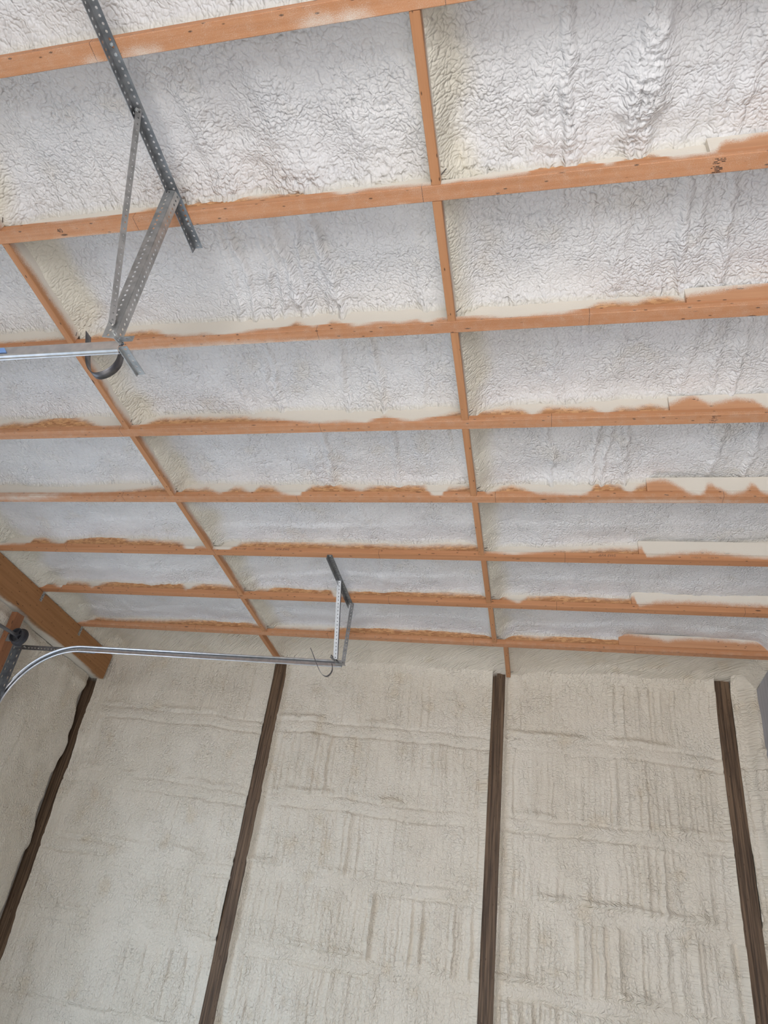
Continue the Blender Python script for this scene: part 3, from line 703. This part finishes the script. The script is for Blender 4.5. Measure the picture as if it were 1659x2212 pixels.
def sweep_profile(path, prof, th, side):
    """open profile [(lateral Y, normal)] with thickness swept along a path [(x, z)]"""
    pr = [Vector((a, b)) for a, b in prof]; off = []
    for i, p in enumerate(pr):
        t = (pr[min(i+1, len(pr)-1)]-pr[max(i-1, 0)]).normalized(); off.append(p+Vector((-t.y, t.x))*th)
    loop = pr+off[::-1]; n_ = len(loop); V, F = [], []
    P = [Vector(p) for p in path]
    for i, p in enumerate(P):
        t = (P[min(i+1, len(P)-1)]-P[max(i-1, 0)]).normalized(); nn = Vector((-t.y, t.x))
        for a, b in loop: V.append((p.x+nn.x*b, side*a, p.y+nn.y*b))
    for i in range(len(P)-1):
        for j in range(n_):
            q0, q1 = i*n_+j, i*n_+(j+1) % n_; F.append((q0, q1, q1+n_, q0+n_))
    F.append(tuple(range(n_))); F.append(tuple((len(P)-1)*n_+j for j in range(n_)))
    return V, F
def arc(cx, cy, r, a0, a1, n_): return [(cx+r*math.cos(t), cy+r*math.sin(t)) for t in np.linspace(math.radians(a0), math.radians(a1), n_)]
# C-shaped 2 in. door track: flat back, curled rims
PROF = [(0.020, 0.013), (0.022, 0.018)] + arc(0.0165, 0.0205, 0.0062, 0, 150, 7) + [(0.004, 0.0225), (0.0, 0.018), (0.0, -0.016), (0.003, -0.021)] + arc(0.0165, -0.0205, 0.0066, 205, 375, 8)
Z_TR = 3.192
def track_path(x_end):
    R, cx = 0.585, -3.555
    P = [(-4.14, 0.05), (-4.14, 1.5), (-4.14, Z_TR-R)]
    P += [(cx-R*math.cos(t), Z_TR-R+R*math.sin(t)) for t in np.linspace(0.05, math.pi/2, 26)]
    P += [(x, Z_TR) for x in np.linspace(-3.5, x_end, 6)]
    return P
def door_track(y, side, x_end, label):
    root = empty('door_track', (0, y, 0)); tag(root, label, 'door track', 'overhead door tracks')
    mesh_obj('rail', *sweep_profile(track_path(x_end), PROF, 0.0018, side), M_TRACK, root)
    yo = -side*0.004
    # reinforcing angle behind the bend and the jamb angle
    angle_obj('bracing_angle', (-4.17, yo-side*0.002, Z_TR+0.010), (-3.45, yo-side*0.002, Z_TR+0.010), (0, 0, -1), (0, -side, 0), 0.036, 0.030, M_GALV_D, root, 0.03, 0.004, slot=1.8)
    angle_obj('jamb_angle', (-4.128, -0.045 if side < 0 else 0.045, 0.02), (-4.128, -0.045 if side < 0 else 0.045, Z_TR-0.01), (0, -1 if side < 0 else 1, 0), (1, 0, 0), 0.055, 0.05, M_GALV_D, root, 0.06, 0.006, slot=2.2)
    for x in (-4.10, -3.62): bolt(root, (x, side*0.002, Z_TR-0.006), (0, side, 0))
    return root
near_track = door_track(1.47, 1, -1.43, 'bright steel overhead door track hung below the seventh joist, straight run only in view')
near_track['label'] = 'bright steel door track running straight into its hanger, blue sticker on it'
far_track = door_track(4.62, -1, -1.425, 'bright steel door track with a curved bend, running past the heavy beam')
# sticker on the near track
p0 = on_y(0, 738, 1.468); p1 = on_y(20, 752, 1.468)
mesh_obj('sticker', [(p0.x-0.12, -0.0028, Z_TR-0.012), (p1.x, -0.0028, Z_TR-0.012), (p1.x-0.022, -0.0028, Z_TR+0.014), (p0.x-0.12, -0.0028, Z_TR+0.014)], [(0, 1, 2, 3)], M_LABEL, near_track)

def bumper(parent, y, pts, wd):
    """U-shaped leaf spring at the end of a track"""
    P = [Vector(p) for p in pts]; D = []
    for i in range(len(P)-1):                     # Catmull-Rom
        q0, q1, q2, q3 = P[max(i-1, 0)], P[i], P[i+1], P[min(i+2, len(P)-1)]
        for t in np.linspace(0, 1, 7, endpoint=False):
            D.append(0.5*((2*q1)+(q2-q0)*t+(2*q0-5*q1+4*q2-q3)*t*t+(3*q1-q0-3*q2+q3)*t**3))
    D.append(P[-1]); V, F = [], []
    for d in D: V += [(d.x, y-wd/2, d.y), (d.x, y+wd/2, d.y)]
    for i in range(len(D)-1): F.append((2*i, 2*i+1, 2*i+3, 2*i+2))
    o = mesh_obj('bumper_spring', V, F, M_STRAP, parent, smooth=True)
    md = o.modifiers.new('thick', 'SOLIDIFY'); md.thickness = 0.002; md.offset = 0
    return o
def xz(px, py, Y): p = on_y(px, py, Y); return (p.x, p.z)

# ---- near hanger: angle along the joist undersides, drop angle, diagonal brace
hg = empty('track_hanger', (0, 0, 0)); tag(hg, 'large perforated steel hanger holding the blue-stickered door track under the joists', 'bracket', 'perforated steel track hangers')
XA = -1.448
def under(Y): return zc(Y)-0.002
angle_obj('ceiling_angle', (XA, -0.6, under(-0.6)), (XA, 1.655, under(1.655)), (1, 0, 0), (0, 0, -1), 0.034, 0.034, M_GALV_D, hg, 0.0225, 0.0050)
angle_obj('drop_angle', (-1.420, 1.400, zc(1.40)-0.016), (-1.420, 1.428, Z_TR-0.015), (-1, -0.25, 0), (0.15, 1, 0), 0.040, 0.034, M_GALV, hg, 0.0235, 0.0045, slot=1.25)
angle_obj('brace', (-1.437, 1.095, zc(1.095)-0.006), (-1.437, 1.395, 3.222), (0.3, 0.55, 0.2), (-0.15, 0.60, 0.35), 0.022, 0.022, M_GALV, hg, 0.024, 0.0036, perf=(True, False))
for Y, h in ((1.41, .018), (1.10, .016)): bolt(hg, (XA+0.012, Y, under(Y)-h), (1, -0.3, -0.3), 0.007)
for Y in (0.90, 0.93, 1.525, 1.545): bolt(hg, (XA+0.018, Y, under(Y)-0.001), (0, 0, -1), 0.006, 0.006, 'screw')
bolt(hg, (-1.425, 1.440, Z_TR+0.004), (0.2, -1, -0.1), 0.009, 0.03)
# end bracket and bumper of the near track
angle_obj('end_bracket', (-1.418, 1.462, Z_TR-0.020), (-1.418, 1.595, Z_TR-0.024), (1, 0, 0.05), (0, 0, -1), 0.030, 0.010, M_GALV, near_track, 0.026, 0.005, perf=(True, False)).location = (0, -1.47, 0)
angle_obj('end_clip', (-1.432, 1.462, Z_TR+0.004), (-1.375, 1.462, Z_TR+0.004), (0, 0, 1), (0, -1, 0), 0.024, 0.020, M_GALV, near_track, 0.03, 0.005).location = (0, -1.47, 0)
pts = [xz(*p, 1.545) for p in ((262, 766), (257, 783), (245, 798), (226, 809), (208, 812), (196, 804), (190, 785), (190, 750), (191, 722))]
b = bumper(near_track, 0.075, pts, 0.034)
bolt(near_track, (pts[0][0]+0.012, 0.07, pts[0][1]-0.004), (0.5, 0, -1), 0.006)

# ---- far hanger
hf = empty('track_hanger', (0, 0, 0)); tag(hf, 'small perforated steel hanger in a V holding the curved door track', 'bracket', 'perforated steel track hangers')
XF = -1.452
angle_obj('ceiling_angle', (XF, 3.955, under(3.955)), (XF, 4.628, under(4.628)), (1, 0, 0), (0, 0, -1), 0.034, 0.034, M_GALV_D, hf, 0.024, 0.0042)
angle_obj('drop_angle', (-1.428, 4.585, zc(4.585)-0.012), (-1.428, 4.600, Z_TR), (-0.25, 1, 0), (1, 0.2, 0), 0.034, 0.026, M_GALV_D, hf, 0.026, 0.0042)
angle_obj('brace', (-1.462, 4.285, zc(4.285)-0.004), (-1.462, 4.50, Z_TR-0.004), (1, 0, 0), (0.80, 0.6, 0.2), 0.030, 0.0, M_ZINC, hf, 0.0255, 0.0036, perf=(True, False))
angle_obj('brace_shade_backing', (-1.462, 4.289, zc(4.285)-0.004), (-1.462, 4.504, Z_TR-0.004), (0.80, 0.6, 0.2), (1, 0, 0), 0.036, 0.0, M_STRAP, hf, perf=(False, False))  # folded back leg, coloured dark to put shade behind the brace holes
for Y in (3.965, 4.60, 4.612): bolt(hf, (XF+0.018, Y, under(Y)-0.001), (0, 0, -1), 0.006, 0.006, 'screw')
bolt(hf, (-1.44, 4.575, Z_TR+0.01), (0, -1, 0), 0.007)
angle_obj('end_bracket', (-1.475, 4.475, Z_TR-0.006), (-1.445, 4.612, Z_TR-0.012), (0, 0, 1), (1, 0, 0), 0.026, 0.020, M_GALV_D, far_track, 0.026, 0.005).location = (0, -4.62, 0)
angle_obj('end_clip', (-1.465, 4.57, Z_TR-0.016), (-1.392, 4.57, Z_TR-0.016), (0, 0, 1), (0, 1, 0), 0.026, 0.024, M_GALV, far_track, 0.036, 0.005).location = (0, -4.62, 0)
pts = [xz(*p, 4.53) for p in ((717, 1434), (718, 1446), (714, 1455), (706, 1461), (697, 1458), (690, 1448), (684, 1434), (678, 1418), (671, 1400))]
bumper(far_track, -0.09, pts, 0.022)

# ------------------------------------------------------------------ spring shaft, cable drum and doorway jamb
XS = -3.985; ZS = on_x(40, 1375, XS); YD = ZS.y; ZD = ZS.z
sh = empty('torsion_shaft', (XS, YD, ZD)); tag(sh, 'black cable drum on a steel torsion shaft above the garage doorway', 'door shaft')
mesh_obj('shaft', *cyl_vf((0, -2.75, 0), (0, 0.03, 0), 0.0127, 14), M_SHAFT, sh, smooth=False)
def lathe_y(prof, n_=28):
    V, F = [], []
    for y, r in prof:
        for t in np.linspace(0, 2*math.pi, n_, endpoint=False): V.append((r*math.cos(t), y, r*math.sin(t)))
    for i in range(len(prof)-1):
        for j in range(n_): F.append((i*n_+j, i*n_+(j+1) % n_, (i+1)*n_+(j+1) % n_, (i+1)*n_+j))
    return V, F
dp = [(-0.030, 0.0128), (-0.030, 0.022), (-0.010, 0.024), (-0.010, 0.044), (-0.034, 0.050), (-0.034, 0.057), (-0.022, 0.058), (-0.018, 0.055), (-0.012, 0.058), (-0.006, 0.055), (0.0, 0.058), (0.006, 0.056), (0.010, 0.070), (0.020, 0.072), (0.026, 0.066), (0.026, 0.0128)]
mesh_obj('cable_drum', *lathe_y(dp), M_DRUM, sh, smooth=False)
for t in (0.3, 1.4, 2.5):
    v_, f_ = box_vf(-0.004, 0.004, -0.028, -0.012, 0.020, 0.048); R_ = Matrix.Rotation(t, 3, 'Y')
    mesh_obj('drum_rib', [tuple(R_ @ Vector(q)) for q in v_], f_, M_DRUM, sh)
mesh_obj('bearing_plate', *join([box_vf(-0.135, 0.028, 0.034, 0.0365, -0.030, 0.030), box_vf(-0.03, 0.03, 0.034, 0.0365, -0.075, -0.030)]), M_GALV_D, sh)
jb = empty('jamb_board', (-4.15, 4.46, 0)); tag(jb, 'reddish wooden jamb board standing beside the garage doorway below the beam', 'board')
V, F = sweep_loop(np.linspace(0.0, 3.40, 30), rect_loop(-0.02, 0.03, -0.045, 0.050), 'Z')
mesh_obj('board', V, F, M_JAMB, jb)
